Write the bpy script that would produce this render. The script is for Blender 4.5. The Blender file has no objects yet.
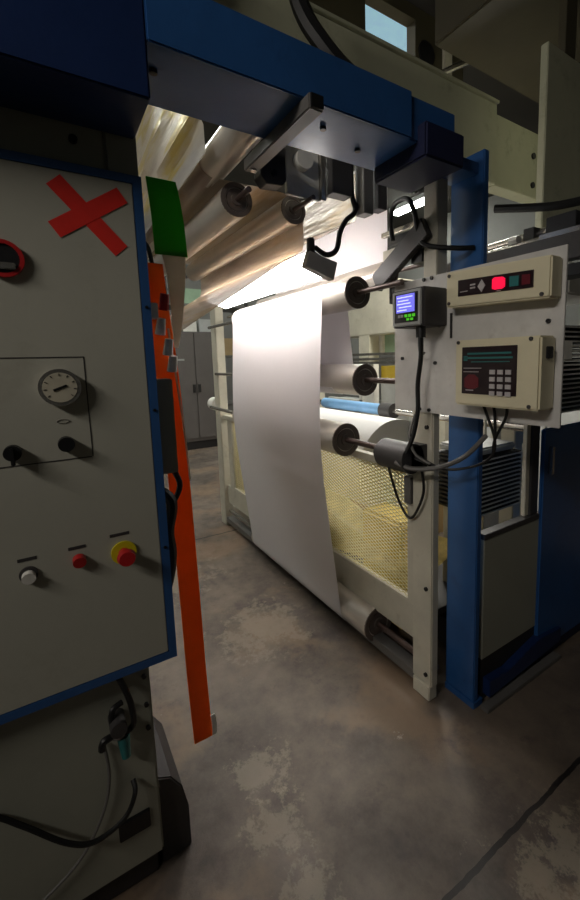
import bpy, bmesh, math, random
from mathutils import Vector, Matrix, noise
random.seed(7)
S = bpy.context.scene
COL = S.collection

# ------------------------------------------------------------------ materials
def srgb(c):
    return tuple(((v/255)/12.92 if v/255 <= .04045 else ((v/255+.055)/1.055)**2.4) for v in c) + (1,)

def mat(name, rgb, rough=.5, metal=0, var=.12, scale=6, bump=.05, bscale=60, emit=None, es=0, spec=.5, dirt=None, dirt_amt=.5, trans=0, alpha=1):
    m = bpy.data.materials.new(name); m.use_nodes = True
    nt = m.node_tree; N = nt.nodes; L = nt.links
    b = N['Principled BSDF']
    c = srgb(rgb)
    tc = N.new('ShaderNodeTexCoord')
    nz = N.new('ShaderNodeTexNoise'); nz.inputs['Scale'].default_value = scale; nz.inputs['Detail'].default_value = 6; nz.inputs['Roughness'].default_value = .65
    L.new(tc.outputs['Object'], nz.inputs['Vector'])
    r = N.new('ShaderNodeValToRGB')
    r.color_ramp.elements[0].position = .3; r.color_ramp.elements[1].position = .7
    r.color_ramp.elements[0].color = tuple(v*(1-var) for v in c[:3])+(1,)
    r.color_ramp.elements[1].color = tuple(min(1, v*(1+var)) for v in c[:3])+(1,)
    L.new(nz.outputs['Fac'], r.inputs['Fac'])
    out = r.outputs['Color']
    if dirt:
        n2 = N.new('ShaderNodeTexNoise'); n2.inputs['Scale'].default_value = scale*2.3; n2.inputs['Detail'].default_value = 9; n2.inputs['Roughness'].default_value = .75
        L.new(tc.outputs['Object'], n2.inputs['Vector'])
        r2 = N.new('ShaderNodeValToRGB'); r2.color_ramp.elements[0].position = .56; r2.color_ramp.elements[1].position = .72
        r2.color_ramp.elements[0].color = (0, 0, 0, 1); r2.color_ramp.elements[1].color = (dirt_amt,)*3+(1,)
        L.new(n2.outputs['Fac'], r2.inputs['Fac'])
        mx = N.new('ShaderNodeMixRGB'); L.new(r2.outputs['Color'], mx.inputs['Fac']); L.new(out, mx.inputs['Color1']); mx.inputs['Color2'].default_value = srgb(dirt)
        out = mx.outputs['Color']
    L.new(out, b.inputs['Base Color'])
    b.inputs['Roughness'].default_value = rough; b.inputs['Metallic'].default_value = metal
    b.inputs['Specular IOR Level'].default_value = spec
    if bump:
        n3 = N.new('ShaderNodeTexNoise'); n3.inputs['Scale'].default_value = bscale; n3.inputs['Detail'].default_value = 4
        L.new(tc.outputs['Object'], n3.inputs['Vector'])
        bp = N.new('ShaderNodeBump'); bp.inputs['Strength'].default_value = bump; bp.inputs['Distance'].default_value = .01
        L.new(n3.outputs['Fac'], bp.inputs['Height']); L.new(bp.outputs['Normal'], b.inputs['Normal'])
    if emit:
        b.inputs['Emission Color'].default_value = srgb(emit); b.inputs['Emission Strength'].default_value = es
    if trans or alpha < 1:
        b.inputs['Alpha'].default_value = alpha
        b.inputs['Transmission Weight'].default_value = trans
    return m

M = {}
M['cream'] = mat('cream painted steel', (196, 192, 176), .45, dirt=(120, 108, 84), dirt_amt=.35, scale=4)
M['cabgrey'] = mat('grey green enamel', (150, 151, 138), .42, var=.05, scale=3, bump=.03)
M['cabface'] = mat('warm grey enamel door', (172, 171, 158), .38, var=.05, scale=2, bump=.03, dirt=(130, 122, 104), dirt_amt=.25)
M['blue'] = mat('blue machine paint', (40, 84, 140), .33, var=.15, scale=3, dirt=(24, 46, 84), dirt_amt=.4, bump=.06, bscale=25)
M['shaded_blue'] = mat('navy machine paint', (22, 42, 84), .35, var=.15, scale=3)  # darker copy of the blue paint, with shade mixed into the colour
M['bluetrim'] = mat('blue edge paint', (42, 82, 134), .4, var=.12, scale=8)
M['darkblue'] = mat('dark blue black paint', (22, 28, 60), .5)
M['black'] = mat('black plastic', (16, 16, 18), .45)
M['rubber'] = mat('black cable rubber', (14, 14, 15), .5)
M['darkgrey'] = mat('dark grey cast metal', (58, 56, 56), .5, dirt=(30, 28, 26))
M['midgrey'] = mat('mid grey bracket metal', (108, 106, 103), .45, metal=.2)
M['steel'] = mat('brushed steel', (190, 186, 180), .25, metal=.9, bscale=200)
M['chrome'] = mat('polished roller metal', (214, 208, 200), .28, metal=.55, var=.06, bump=.02)
M['endcap'] = mat('dark machined roller end', (104, 94, 88), .45, metal=.15)
M['shaft'] = mat('dark oiled shaft', (84, 70, 66), .35, metal=.4)
M['paper'] = mat('white paper web', (238, 235, 240), .55, var=.02, scale=2, bump=.01, spec=.3)
M['paperroll'] = mat('white paper roll', (232, 232, 232), .5, var=.03)
M['beige'] = mat('beige overhead paint', (174, 175, 150), .5, var=.1, scale=2, dirt=(92, 88, 70), dirt_amt=.45)
M['duct'] = mat('dull olive beige duct paint', (74, 69, 52), .6, var=.15, scale=2)
M['red'] = mat('red tape', (222, 44, 34), .5, var=.08, scale=20)
M['redbtn'] = mat('red button plastic', (176, 30, 32), .35)
M['yellow'] = mat('yellow plastic', (206, 190, 26), .4)
M['white'] = mat('white plastic', (226, 224, 216), .4)
M['green'] = mat('green film strip', (60, 186, 40), .4, var=.15, scale=9)
M['orange'] = mat('orange barrier fabric', (238, 100, 14), .55, var=.12, scale=8)
M['tape'] = mat('cream webbing', (206, 196, 178), .6)
M['box'] = mat('ivory controller housing', (214, 206, 176), .42, var=.05)
M['plate'] = mat('off white mounting plate', (196, 194, 190), .4, dirt=(140, 130, 116), dirt_amt=.3)
M['panel'] = mat('black membrane panel', (30, 12, 20), .3)
M['maroon'] = mat('maroon membrane patch', (96, 16, 32), .35)
M['teal'] = mat('teal print', (40, 110, 110), .4)
M['key'] = mat('grey rubber keys', (176, 172, 172), .5)
M['locker'] = mat('grey brown locker paint', (104, 99, 96), .5, var=.06)
M['lockdark'] = mat('dark locker seam', (34, 32, 32), .6)
M['tan'] = mat('tan cardboard', (164, 140, 100), .7)
M['ylwbox'] = mat('ochre yellow bin', (196, 168, 50), .5)
M['sensor'] = mat('sensor housing', (205, 202, 196), .4)
M['ltgrey'] = mat('light grey paint', (176, 178, 176), .5)
M['pgreen'] = mat('pale green board', (150, 176, 148), .6)
M['sky'] = mat('pale blue wrap', (120, 168, 214), .4)
M['wire'] = mat('galvanised wire', (190, 188, 176), .35, metal=.7)
M['mesh'] = mat('expanded metal brass toned', (206, 194, 140), .35, metal=.45)
M['gold'] = mat('gold plastic liner', (176, 156, 84), .35, metal=.2, var=.5, scale=9, bump=.5, bscale=14)
M['wall'] = mat('grey hall wall', (120, 120, 116), .8, var=.1, scale=1)
M['ceil'] = mat('dark hall ceiling', (70, 68, 62), .9, var=.1, scale=1)
M['screen'] = mat('violet lcd', (90, 90, 190), .3, emit=(120, 118, 240), es=.9)
M['lcdtext'] = mat('lcd glyphs', (220, 225, 255), .3, emit=(215, 222, 255), es=1.0)
M['gled'] = mat('green led keys', (60, 170, 30), .3, emit=(90, 220, 40), es=.5)
M['rled'] = mat('red led lens', (230, 20, 60), .3, emit=(255, 20, 70), es=.8)
M['lamp'] = mat('inspection lamp diffuser', (255, 252, 246), .5, emit=(255, 249, 244), es=22, bump=0)
M['hall'] = mat('hall lamp diffuser', (255, 252, 246), .5, emit=(246, 248, 240), es=40, bump=0)
M['daypanel'] = mat('translucent skylight panel', (160, 200, 210), .4, emit=(170, 215, 235), es=.55)
M['dial'] = mat('gauge dial', (186, 180, 160), .4)
M['bag'] = mat('clear wrap over yellow', (200, 190, 130), .3, var=.4, scale=6)

def film_mat(cs, nm):
    m = bpy.data.materials.new(nm); m.use_nodes = True
    nt = m.node_tree; N = nt.nodes; L = nt.links
    b = N['Principled BSDF']
    tc = N.new('ShaderNodeTexCoord')
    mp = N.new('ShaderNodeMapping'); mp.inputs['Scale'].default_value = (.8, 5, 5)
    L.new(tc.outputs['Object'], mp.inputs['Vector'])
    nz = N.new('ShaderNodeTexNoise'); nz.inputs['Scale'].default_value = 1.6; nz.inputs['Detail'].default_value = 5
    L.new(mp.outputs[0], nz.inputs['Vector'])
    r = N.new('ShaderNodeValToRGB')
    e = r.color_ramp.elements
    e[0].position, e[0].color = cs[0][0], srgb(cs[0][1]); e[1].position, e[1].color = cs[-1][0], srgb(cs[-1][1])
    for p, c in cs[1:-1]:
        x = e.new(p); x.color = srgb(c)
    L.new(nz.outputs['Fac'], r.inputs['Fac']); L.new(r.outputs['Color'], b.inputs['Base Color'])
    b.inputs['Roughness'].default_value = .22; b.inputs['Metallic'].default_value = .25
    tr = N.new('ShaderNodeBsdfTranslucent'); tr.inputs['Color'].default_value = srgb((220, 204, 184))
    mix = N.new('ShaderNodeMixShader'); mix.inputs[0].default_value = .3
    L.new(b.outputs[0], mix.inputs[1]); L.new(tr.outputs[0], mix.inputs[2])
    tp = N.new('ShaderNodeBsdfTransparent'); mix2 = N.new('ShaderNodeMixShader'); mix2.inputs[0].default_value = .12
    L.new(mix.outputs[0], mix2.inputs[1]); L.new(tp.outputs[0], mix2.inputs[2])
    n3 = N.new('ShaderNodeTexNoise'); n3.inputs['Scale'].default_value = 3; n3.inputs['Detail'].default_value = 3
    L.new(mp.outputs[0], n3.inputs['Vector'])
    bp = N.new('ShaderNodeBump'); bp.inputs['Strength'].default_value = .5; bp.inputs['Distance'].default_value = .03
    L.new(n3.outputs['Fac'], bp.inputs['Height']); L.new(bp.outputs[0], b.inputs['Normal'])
    L.new(mix2.outputs[0], N['Material Output'].inputs['Surface'])
    return m
def cloth_mat(name, rgb, t=.5, var=.12):
    m = mat(name, rgb, .55, var=var, scale=9)
    nt = m.node_tree; N = nt.nodes; L = nt.links
    tr = N.new('ShaderNodeBsdfTranslucent'); tr.inputs['Color'].default_value = srgb(rgb)
    mx = N.new('ShaderNodeMixShader'); mx.inputs[0].default_value = t
    L.new(N['Principled BSDF'].outputs[0], mx.inputs[1]); L.new(tr.outputs[0], mx.inputs[2]); L.new(mx.outputs[0], N['Material Output'].inputs['Surface'])
    return m
M['green'] = cloth_mat('green film strip', (84, 178, 58)); M['orange'] = cloth_mat('orange barrier fabric', (240, 128, 30), .4); M['tape'] = cloth_mat('cream webbing', (214, 204, 188))
M['paper'] = cloth_mat('white paper web', (240, 237, 240), .2, .01)
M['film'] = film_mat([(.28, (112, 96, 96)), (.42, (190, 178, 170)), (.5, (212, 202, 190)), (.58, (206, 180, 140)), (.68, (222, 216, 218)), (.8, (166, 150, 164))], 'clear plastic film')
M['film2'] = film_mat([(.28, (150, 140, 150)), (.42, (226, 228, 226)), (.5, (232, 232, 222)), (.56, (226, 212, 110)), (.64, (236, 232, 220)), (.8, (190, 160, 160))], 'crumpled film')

CHIPS = [(-1.32, .54, .2), (-1.12, .5, .2), (-.92, .47, .2), (-2.1, .9, .5), (-3, .6, .6), (-.35, 1.2, .6)]
def floor_mat():
    m = bpy.data.materials.new('worn oily concrete'); m.use_nodes = True
    nt = m.node_tree; N = nt.nodes; L = nt.links; b = N['Principled BSDF']
    tc = N.new('ShaderNodeTexCoord')
    def nz(s, d, ro=.6):
        n = N.new('ShaderNodeTexNoise'); n.inputs['Scale'].default_value = s; n.inputs['Detail'].default_value = d; n.inputs['Roughness'].default_value = ro
        L.new(tc.outputs['Object'], n.inputs['Vector']); return n
    def ramp(src, a, bb, ca, cb):
        r = N.new('ShaderNodeValToRGB'); r.color_ramp.elements[0].position = a; r.color_ramp.elements[1].position = bb
        r.color_ramp.elements[0].color = ca; r.color_ramp.elements[1].color = cb
        L.new(src, r.inputs['Fac']); return r
    def mix(f, a, bb):
        x = N.new('ShaderNodeMixRGB'); L.new(f, x.inputs['Fac'])
        for s, v in (('Color1', a), ('Color2', bb)):
            if isinstance(v, tuple): x.inputs[s].default_value = v
            else: L.new(v, x.inputs[s])
        return x.outputs['Color']
    K, W = (0, 0, 0, 1), (1, 1, 1, 1)
    n1 = nz(2.2, 8, .7); base = ramp(n1.outputs['Fac'], .34, .66, srgb((64, 57, 52)), srgb((118, 106, 94)))
    n2 = nz(1.7, 6, .6); f2 = ramp(n2.outputs['Fac'], .5, .6, K, (.75, .75, .75, 1))
    c = mix(f2.outputs['Color'], base.outputs['Color'], srgb((126, 106, 86)))
    n4 = nz(5.5, 10, .75); f4 = ramp(n4.outputs['Fac'], .54, .7, K, (.75, .75, .75, 1))
    c = mix(f4.outputs['Color'], c, srgb((66, 60, 62)))
    n5 = nz(3.1, 12, .8); f5 = ramp(n5.outputs['Fac'], .635, .66, K, (.8, .8, .8, 1))
    c = mix(f5.outputs['Color'], c, srgb((172, 164, 152)))
    # spalled trail of lighter flakes
    def dist(x, y, rad):
        v = N.new('ShaderNodeVectorMath'); v.operation = 'DISTANCE'; L.new(tc.outputs['Object'], v.inputs[0]); v.inputs[1].default_value = (x+3.5, y-3.25, .1)
        mm = N.new('ShaderNodeMapRange'); L.new(v.outputs['Value'], mm.inputs[0]); mm.inputs[1].default_value = rad; mm.inputs[2].default_value = 0; mm.inputs[3].default_value = 0; mm.inputs[4].default_value = .3
        n = nz(8, 12, .8); ad = N.new('ShaderNodeMath'); ad.operation = 'ADD'; L.new(mm.outputs[0], ad.inputs[0]); L.new(n.outputs['Fac'], ad.inputs[1])
        return ramp(ad.outputs[0], .66, .72, K, (.6, .6, .6, 1)).outputs['Color']
    for q in CHIPS: c = mix(dist(*q), c, srgb((138, 128, 112)))
    # slab joints
    sx = N.new('ShaderNodeSeparateXYZ'); L.new(tc.outputs['Object'], sx.inputs[0])
    wob = nz(6, 3)
    def joint(axis, pos, w):
        s = N.new('ShaderNodeMath'); s.operation = 'SUBTRACT'; L.new(sx.outputs[axis], s.inputs[0]); s.inputs[1].default_value = pos
        a = N.new('ShaderNodeMath'); a.operation = 'MULTIPLY_ADD'; L.new(wob.outputs['Fac'], a.inputs[0]); a.inputs[1].default_value = .03; L.new(s.outputs[0], a.inputs[2])
        a2 = N.new('ShaderNodeMath'); a2.operation = 'SUBTRACT'; L.new(a.outputs[0], a2.inputs[0]); a2.inputs[1].default_value = .015
        ab = N.new('ShaderNodeMath'); ab.operation = 'ABSOLUTE'; L.new(a2.outputs[0], ab.inputs[0])
        lt = N.new('ShaderNodeMath'); lt.operation = 'LESS_THAN'; L.new(ab.outputs[0], lt.inputs[0]); lt.inputs[1].default_value = w
        return lt.outputs[0]
    for ax, p, w in (('X', -.67, .008), ('X', -3.55, .008), ('X', -6.4, .01), ('Y', 4.2, .008)):
        c = mix(joint(ax, p+3.5 if ax == 'X' else p-3.25, w), c, srgb((34, 30, 28)))
    L.new(c, b.inputs['Base Color'])
    rr = ramp(n4.outputs['Fac'], .3, .7, (.38,)*3+(1,), (.68,)*3+(1,)); L.new(rr.outputs['Color'], b.inputs['Roughness'])
    bp = N.new('ShaderNodeBump'); bp.inputs['Strength'].default_value = .35; bp.inputs['Distance'].default_value = .012
    L.new(n5.outputs['Fac'], bp.inputs['Height']); L.new(bp.outputs[0], b.inputs['Normal'])
    return m
M['floor'] = floor_mat()

# ------------------------------------------------------------------ helpers
def finish(name, bm, m, parent=None, smooth=False, bevel=0, label=None):
    me = bpy.data.meshes.new(name)
    bmesh.ops.recalc_face_normals(bm, faces=bm.faces)
    if bevel:
        bmesh.ops.bevel(bm, geom=[e for e in bm.edges if len(e.link_faces) == 2 and e.calc_face_angle(0) > .6], offset=bevel, segments=2, affect='EDGES', clamp_overlap=True)
    cs = [v.co.copy() for v in bm.verts]
    lo = Vector([min(c[i] for c in cs) for i in range(3)]); hi = Vector([max(c[i] for c in cs) for i in range(3)])
    c = (lo+hi)/2
    if parent is None: c.z = lo.z
    bmesh.ops.translate(bm, verts=bm.verts, vec=-c)
    bm.to_mesh(me); bm.free()
    me.materials.append(M[m])
    if smooth:
        for p in me.polygons: p.use_smooth = True
        try: me.set_sharp_from_angle(angle=math.radians(38))
        except Exception: pass
    o = bpy.data.objects.new(name, me); COL.objects.link(o)
    if parent is not None:
        o.parent = parent; w = Vector(parent['_w']) if '_w' in parent else Vector((0, 0, 0))
        o.location = c-w
    else: o.location = c
    o['_w'] = list(c)
    if label: o['label'] = label
    return o

def tag(o, label, cat, group=None, kind=None):
    o['label'] = label; o['category'] = cat
    if group: o['group'] = group
    if kind: o['kind'] = kind
    return o

def thing(name, label, cat, loc, group=None):
    o = bpy.data.objects.new(name, None); COL.objects.link(o); o.location = loc; o['_w'] = list(loc); o.empty_display_size = .1
    return tag(o, label, cat, group)

def box(bm, x0, x1, y0, y1, z0, z1):
    vs = [bm.verts.new((x, y, z)) for x in (x0, x1) for y in (y0, y1) for z in (z0, z1)]
    for f in ((0, 1, 3, 2), (4, 6, 7, 5), (0, 4, 5, 1), (2, 3, 7, 6), (0, 2, 6, 4), (1, 5, 7, 3)):
        bm.faces.new([vs[i] for i in f])
    return vs

def frame_from(d):
    d = d.normalized(); u = Vector((0, 0, 1)) if abs(d.z) < .9 else Vector((1, 0, 0))
    a = d.cross(u).normalized(); return a, a.cross(d).normalized()

def cyl(bm, p0, p1, r, seg=24, r1=None):
    p0, p1 = Vector(p0), Vector(p1); r1 = r if r1 is None else r1
    a, b = frame_from(p1-p0)
    R0 = [bm.verts.new(p0+(a*math.cos(t)+b*math.sin(t))*r) for t in [2*math.pi*i/seg for i in range(seg)]]
    R1 = [bm.verts.new(p1+(a*math.cos(t)+b*math.sin(t))*r1) for t in [2*math.pi*i/seg for i in range(seg)]]
    for i in range(seg): bm.faces.new((R0[i], R0[(i+1) % seg], R1[(i+1) % seg], R1[i]))
    bm.faces.new(R0); bm.faces.new(R1)

def ring(bm, p0, p1, r, ri, seg=28):
    p0, p1 = Vector(p0), Vector(p1); a, b = frame_from(p1-p0)
    L = []
    for p, q in ((p0, r), (p1, r), (p1, ri), (p0, ri)):
        L.append([bm.verts.new(p+(a*math.cos(t)+b*math.sin(t))*q) for t in [2*math.pi*i/seg for i in range(seg)]])
    for k in range(4):
        A, B = L[k], L[(k+1) % 4]
        for i in range(seg): bm.faces.new((A[i], A[(i+1) % seg], B[(i+1) % seg], B[i]))

def bar(bm, p0, p1, w, h):
    p0, p1 = Vector(p0), Vector(p1); a, b = frame_from(p1-p0)
    vs = [bm.verts.new(p+a*sa*w/2+b*sb*h/2) for p in (p0, p1) for sa, sb in ((-1, -1), (1, -1), (1, 1), (-1, 1))]
    for f in ((0, 1, 2, 3), (7, 6, 5, 4), (0, 4, 5, 1), (1, 5, 6, 2), (2, 6, 7, 3), (3, 7, 4, 0)):
        bm.faces.new([vs[i] for i in f])

def smooth_pts(pts, n=7):
    P = [Vector(p) for p in pts]; out = []
    for i in range(len(P)-1):
        p0 = P[max(i-1, 0)]; p1 = P[i]; p2 = P[i+1]; p3 = P[min(i+2, len(P)-1)]
        for k in range(n):
            t = k/n
            out.append(.5*((2*p1)+(-p0+p2)*t+(2*p0-5*p1+4*p2-p3)*t*t+(-p0+3*p1-3*p2+p3)*t**3))
    out.append(P[-1]); return out

def tube(bm, pts, r, seg=8, n=7):
    P = smooth_pts(pts, n); rings = []
    a, b = frame_from(P[1]-P[0])
    for i, p in enumerate(P):
        d = (P[min(i+1, len(P)-1)]-P[max(i-1, 0)]).normalized()
        a = (a-d*a.dot(d)).normalized(); b = d.cross(a)
        rings.append([bm.verts.new(p+(a*math.cos(t)+b*math.sin(t))*r) for t in [2*math.pi*k/seg for k in range(seg)]])
    for A, B in zip(rings, rings[1:]):
        for i in range(seg): bm.faces.new((A[i], A[(i+1) % seg], B[(i+1) % seg], B[i]))
    bm.faces.new(rings[0]); bm.faces.new(rings[-1])

def prism(bm, poly, axis, a0, a1):
    """polygon given in the two other axes, extruded along axis"""
    def P(u, v, w):
        return {'x': (w, u, v), 'y': (u, w, v), 'z': (u, v, w)}[axis]
    A = [bm.verts.new(P(u, v, a0)) for u, v in poly]; B = [bm.verts.new(P(u, v, a1)) for u, v in poly]
    n = len(poly)
    for i in range(n): bm.faces.new((A[i], A[(i+1) % n], B[(i+1) % n], B[i]))
    bm.faces.new(A); bm.faces.new(B)

def pbox(name, m, parent, *a, bevel=.002, label=None):
    bm = bmesh.new(); box(bm, *a); return finish(name, bm, m, parent, bevel=bevel, label=label)
def pcyl(name, m, parent, p0, p1, r, seg=24, r1=None, label=None):
    bm = bmesh.new(); cyl(bm, p0, p1, r, seg, r1); return finish(name, bm, m, parent, smooth=True, label=label)
def ptube(name, m, parent, pts, r, seg=8, label=None):
    bm = bmesh.new(); tube(bm, pts, r, seg); return finish(name, bm, m, parent, smooth=True, label=label)

def sheet(name, m, prof, x0, x1, parent=None, th=.0012, nx=24, wob=0, ws=3):
    """profile in (y,z) swept along x: a web of paper or film with real thickness"""
    bm = bmesh.new(); G = []
    for j, (y, z) in enumerate(prof):
        row = []
        for i in range(nx+1):
            x = x0+(x1-x0)*i/nx
            d = wob*noise.noise(Vector((x*ws*.5, y*ws*3, z*ws*3+j*.01)))
            row.append(bm.verts.new((x, y+d*.6, z+d)))
        G.append(row)
    for A, B in zip(G, G[1:]):
        for i in range(nx): bm.faces.new((A[i], A[i+1], B[i+1], B[i]))
    bmesh.ops.recalc_face_normals(bm, faces=bm.faces)
    bmesh.ops.solidify(bm, geom=bm.faces[:], thickness=th)
    return finish(name, bm, m, parent, smooth=True)

def arc(cy, cz, r, a0, a1, n=10):
    return [(cy+r*math.cos(math.radians(a0+(a1-a0)*i/n)), cz+r*math.sin(math.radians(a0+(a1-a0)*i/n))) for i in range(n+1)]
def line(p, q, n=8):
    return [(p[0]+(q[0]-p[0])*i/n, p[1]+(q[1]-p[1])*i/n) for i in range(n+1)]

# ------------------------------------------------------------------ the hall
def struct(name, m, *a):
    o = pbox(name, m, None, *a, bevel=0); o['kind'] = 'structure'; return o
struct('floor', 'floor', -10, 3, -2.5, 9, -.1, 0)
struct('ceiling', 'ceil', -10, 3, -2.5, 9, 5.2, 5.3)
struct('wall_left', 'wall', -10.1, -10, -2.5, 9, 0, 5.2)
struct('wall_back', 'wall', -10, 3, 9, 9.1, 0, 5.2)
struct('wall_right', 'wall', 3, 3.1, -2.5, 9, 0, 5.2)
struct('wall_front', 'wall', -10, 3, -2.6, -2.5, 0, 5.2)

for i, (x, y, l) in enumerate([(-5.2, 4.2, 'above the paper machine'), (-8.0, 5.6, 'beyond the grey locker'), (-6.6, 6.0, 'behind the tray racks'), (-7.6, 7.6, 'near the far wall'), (-5.4, -1.7, 'added unseen over the aisle to brighten the lower web'), (-6.2, .9, 'left of the paper machine'), (-5.4, -.8, 'over the aisle left of the control cabinet')]):  # the light nearest the front wall is added to brighten the lower web
    t = thing('ceiling_light', 'long white fluorescent ceiling light '+l, 'ceiling light', (x, y, 5.06), 'fluorescent ceiling lights')
    pbox('fitting', 'ltgrey', t, x-.75, x+.75, y-.16, y+.16, 5.1, 5.2)
    pbox('diffuser', 'hall', t, x-.72, x+.72, y-.13, y+.13, 5.06, 5.1)

# ------------------------------------------------------------------ control cabinet (left foreground)
cab = thing('control_cabinet', 'big grey control cabinet with blue edged door, gauge and red tape cross, left foreground', 'cabinet', (-1.5, -.4, 0))
pbox('body', 'cabgrey', cab, -1.85, -1.18, -1.05, .165, .09, 2.2, bevel=.006)
pbox('shoulder', 'cabgrey', cab, -1.5, -1.178, .165, .235, 1.955, 2.2, bevel=.003)
pbox('plinth', 'darkgrey', cab, -1.84, -1.21, -1.04, .15, 0, .09, bevel=.004)
bm = bmesh.new(); cyl(bm, (-1.17, .10, 1.975+.035), (-1.182, .10, 1.975+.035), .009, 12); finish('bolt_hole', bm, 'black', cab)
d = pbox('door_panel', 'cabface', cab, -1.165, -1.14, -.98, .212, .724, 1.926, bevel=.003)
bm = bmesh.new()
for a in ((-1.18, -1.139, .2115, .232, .703, 1.944), (-1.18, -1.139, -1.0, -.98, .703, 1.944), (-1.18, -1.139, -.98, .2115, .703, .7245), (-1.18, -1.139, -.98, .2115, 1.9255, 1.944)): box(bm, *a)
finish('door_edging', bm, 'bluetrim', cab, label='blue painted edging')
for y, z in ((.222, 1.64), (.222, 1.385), (.222, 1.02)):
    pcyl('screw', 'black', cab, (-1.1395, y, z), (-1.136, y, z), .004, 10)
# red tape cross
bm = bmesh.new()
for p, q in (((.052, 1.903), (.176, 1.767)), ((.045, 1.797), (.187, 1.894))):
    a = Vector((-1.1392, p[0], p[1])); b = Vector((-1.1392, q[0], q[1])); dd = (b-a).normalized(); nn = Vector((0, -dd.z, dd.y))*.0185
    off = Vector((.0006 if p[1] < 1.85 else 0, 0, 0))
    vs = [bm.verts.new(v+off) for v in (a+nn, a-nn, b-nn, b+nn)]
    f = bm.faces.new(vs); r = bmesh.ops.extrude_face_region(bm, geom=[f]); bmesh.ops.translate(bm, verts=[g for g in r['geom'] if isinstance(g, bmesh.types.BMVert)], vec=(.0006, 0, 0))
finish('tape_cross', bm, 'red', cab, label='red tape cross stuck on the door')
# inset instrument plate
bm = bmesh.new()
th = .0012
for y0, y1, z0, z1 in ((-.98, .078, 1.5195, 1.522), (-.98, .075, 1.2855, 1.288), (.076, .0785, 1.287, 1.5205)): box(bm, -1.1405, -1.1392, y0, y1, z0, z1)
finish('instrument_plate_seam', bm, 'darkgrey', cab)
g = pcyl('pressure_gauge', 'steel', cab, (-1.14, .025, 1.454), (-1.118, .025, 1.454), .041, 32, label='round pressure gauge')
bm = bmesh.new(); cyl(bm, (-1.118, .025, 1.454), (-1.1165, .025, 1.454), .033, 32); finish('dial', bm, 'dial', g, smooth=True)
bm = bmesh.new(); bar(bm, (-1.1155, .012, 1.448), (-1.1155, .038, 1.458), .0014, .005); finish('needle', bm, 'black', g)
bm = bmesh.new()
for k in range(9):
    a = math.radians(-40+k*32.5); c, s = math.cos(a), math.sin(a)
    bar(bm, (-1.116, .025+c*.026, 1.454+s*.026), (-1.116, .025+c*.031, 1.454+s*.031), .001, .0018)
finish('dial_marks', bm, 'black', g)
bm = bmesh.new(); ring(bm, (-1.14, .025, 1.376), (-1.1385, .025, 1.376), .013, .011); bmesh.ops.scale(bm, vec=(1, 1, .35), space=Matrix.Translation((0, 0, -1.376)), verts=bm.verts)
finish('name_plate', bm, 'steel', cab)
k = pcyl('regulator_knob', 'black', cab, (-1.14, .026, 1.325), (-1.115, .026, 1.325), .0165, 24)
k = pcyl('selector_switch', 'black', cab, (-1.14, -.073, 1.318), (-1.118, -.073, 1.318), .0165, 24)
pbox('pointer', 'black', k, -1.12, -1.108, -.077, -.069, 1.292, 1.33)
# upper left round port
k = pcyl('round_port', 'black', cab, (-1.14, -.052, 1.725), (-1.132, -.052, 1.725), .034, 32)
bm = bmesh.new(); ring(bm, (-1.14, -.052, 1.725), (-1.128, -.052, 1.725), .038, .030); finish('port_ring', bm, 'redbtn', k, smooth=True, label='dark red ring')
pbox('port_lever', 'steel', k, -1.131, -1.122, -.066, -.03, 1.702, 1.716)
# buttons
e = pcyl('emergency_stop', 'yellow', cab, (-1.14, .124, 1.034), (-1.134, .124, 1.034), .029, 32, label='yellow ringed red emergency stop')
pcyl('stem', 'redbtn', e, (-1.134, .124, 1.034), (-1.11, .124, 1.034), .013)
pcyl('button_head', 'redbtn', e, (-1.112, .126, 1.03), (-1.098, .126, 1.03), .0215, 32, .018)
e = pcyl('push_button', 'redbtn', cab, (-1.14, .028, 1.044), (-1.122, .028, 1.04), .014, 24, label='red push button')
e = pcyl('push_button', 'white', cab, (-1.14, -.071, 1.035), (-1.122, -.071, 1.032), .0135, 24, label='white push button')
pcyl('button_collar', 'darkgrey', e, (-1.14, -.071, 1.037), (-1.134, -.071, 1.037), .018, 24)
for y, z, w in ((.118, 1.082, .022), (.026, 1.073, .018), (-.071, 1.072, .018)): pbox('button_caption', 'darkgrey', cab, -1.1402, -1.1393, y-w, y+w, z-.004, z+.0035, bevel=0)
# lower valve and hoses
v = pcyl('air_valve', 'darkgrey', cab, (-1.18, .075, .575), (-1.12, .075, .575), .02, 20)
pcyl('valve_cap', 'midgrey', v, (-1.15, .075, .58), (-1.15, .075, .54), .018, 20)
pcyl('valve_cup', 'teal', v, (-1.15, .085, .535), (-1.15, .088, .47), .016, 20, .011, label='blue bowl')
ptube('valve_hose', 'rubber', cab, [(-1.15, .085, .705), (-1.14, .1, .66), (-1.135, .11, .61), (-1.14, .11, .56), (-1.145, .085, .545), (-1.15, .065, .575), (-1.15, .066, .615), (-1.16, .09, .62)], .0075)
ptube('valve_elbow', 'rubber', cab, [(-1.15, .07, .545), (-1.14, .04, .548), (-1.15, .035, .52)], .009)
ptube('cable', 'rubber', cab, [(-1.17, .1, .375), (-1.15, .1, .35), (-1.14, .07, .305), (-1.135, .0, .29), (-1.14, -.06, .325), (-1.16, -.14, .41), (-1.17, -.2, .47), (-1.18, -.3, .52)], .0065)
ptube('clear_tube', 'midgrey', cab, [(-1.17, .04, .52), (-1.165, .045, .42), (-1.165, .02, .32), (-1.165, -.05, .22), (-1.165, -.2, .14)], .004)
pbox('side_port', 'black', cab, -1.184, -1.172, .055, .135, .2, .255)
for y, z in ((.15, .655), (.15, .57), (.15, .5)): pcyl('bolt', 'black', cab, (-1.182, y, z), (-1.172, y, z), .006, 12)
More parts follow.
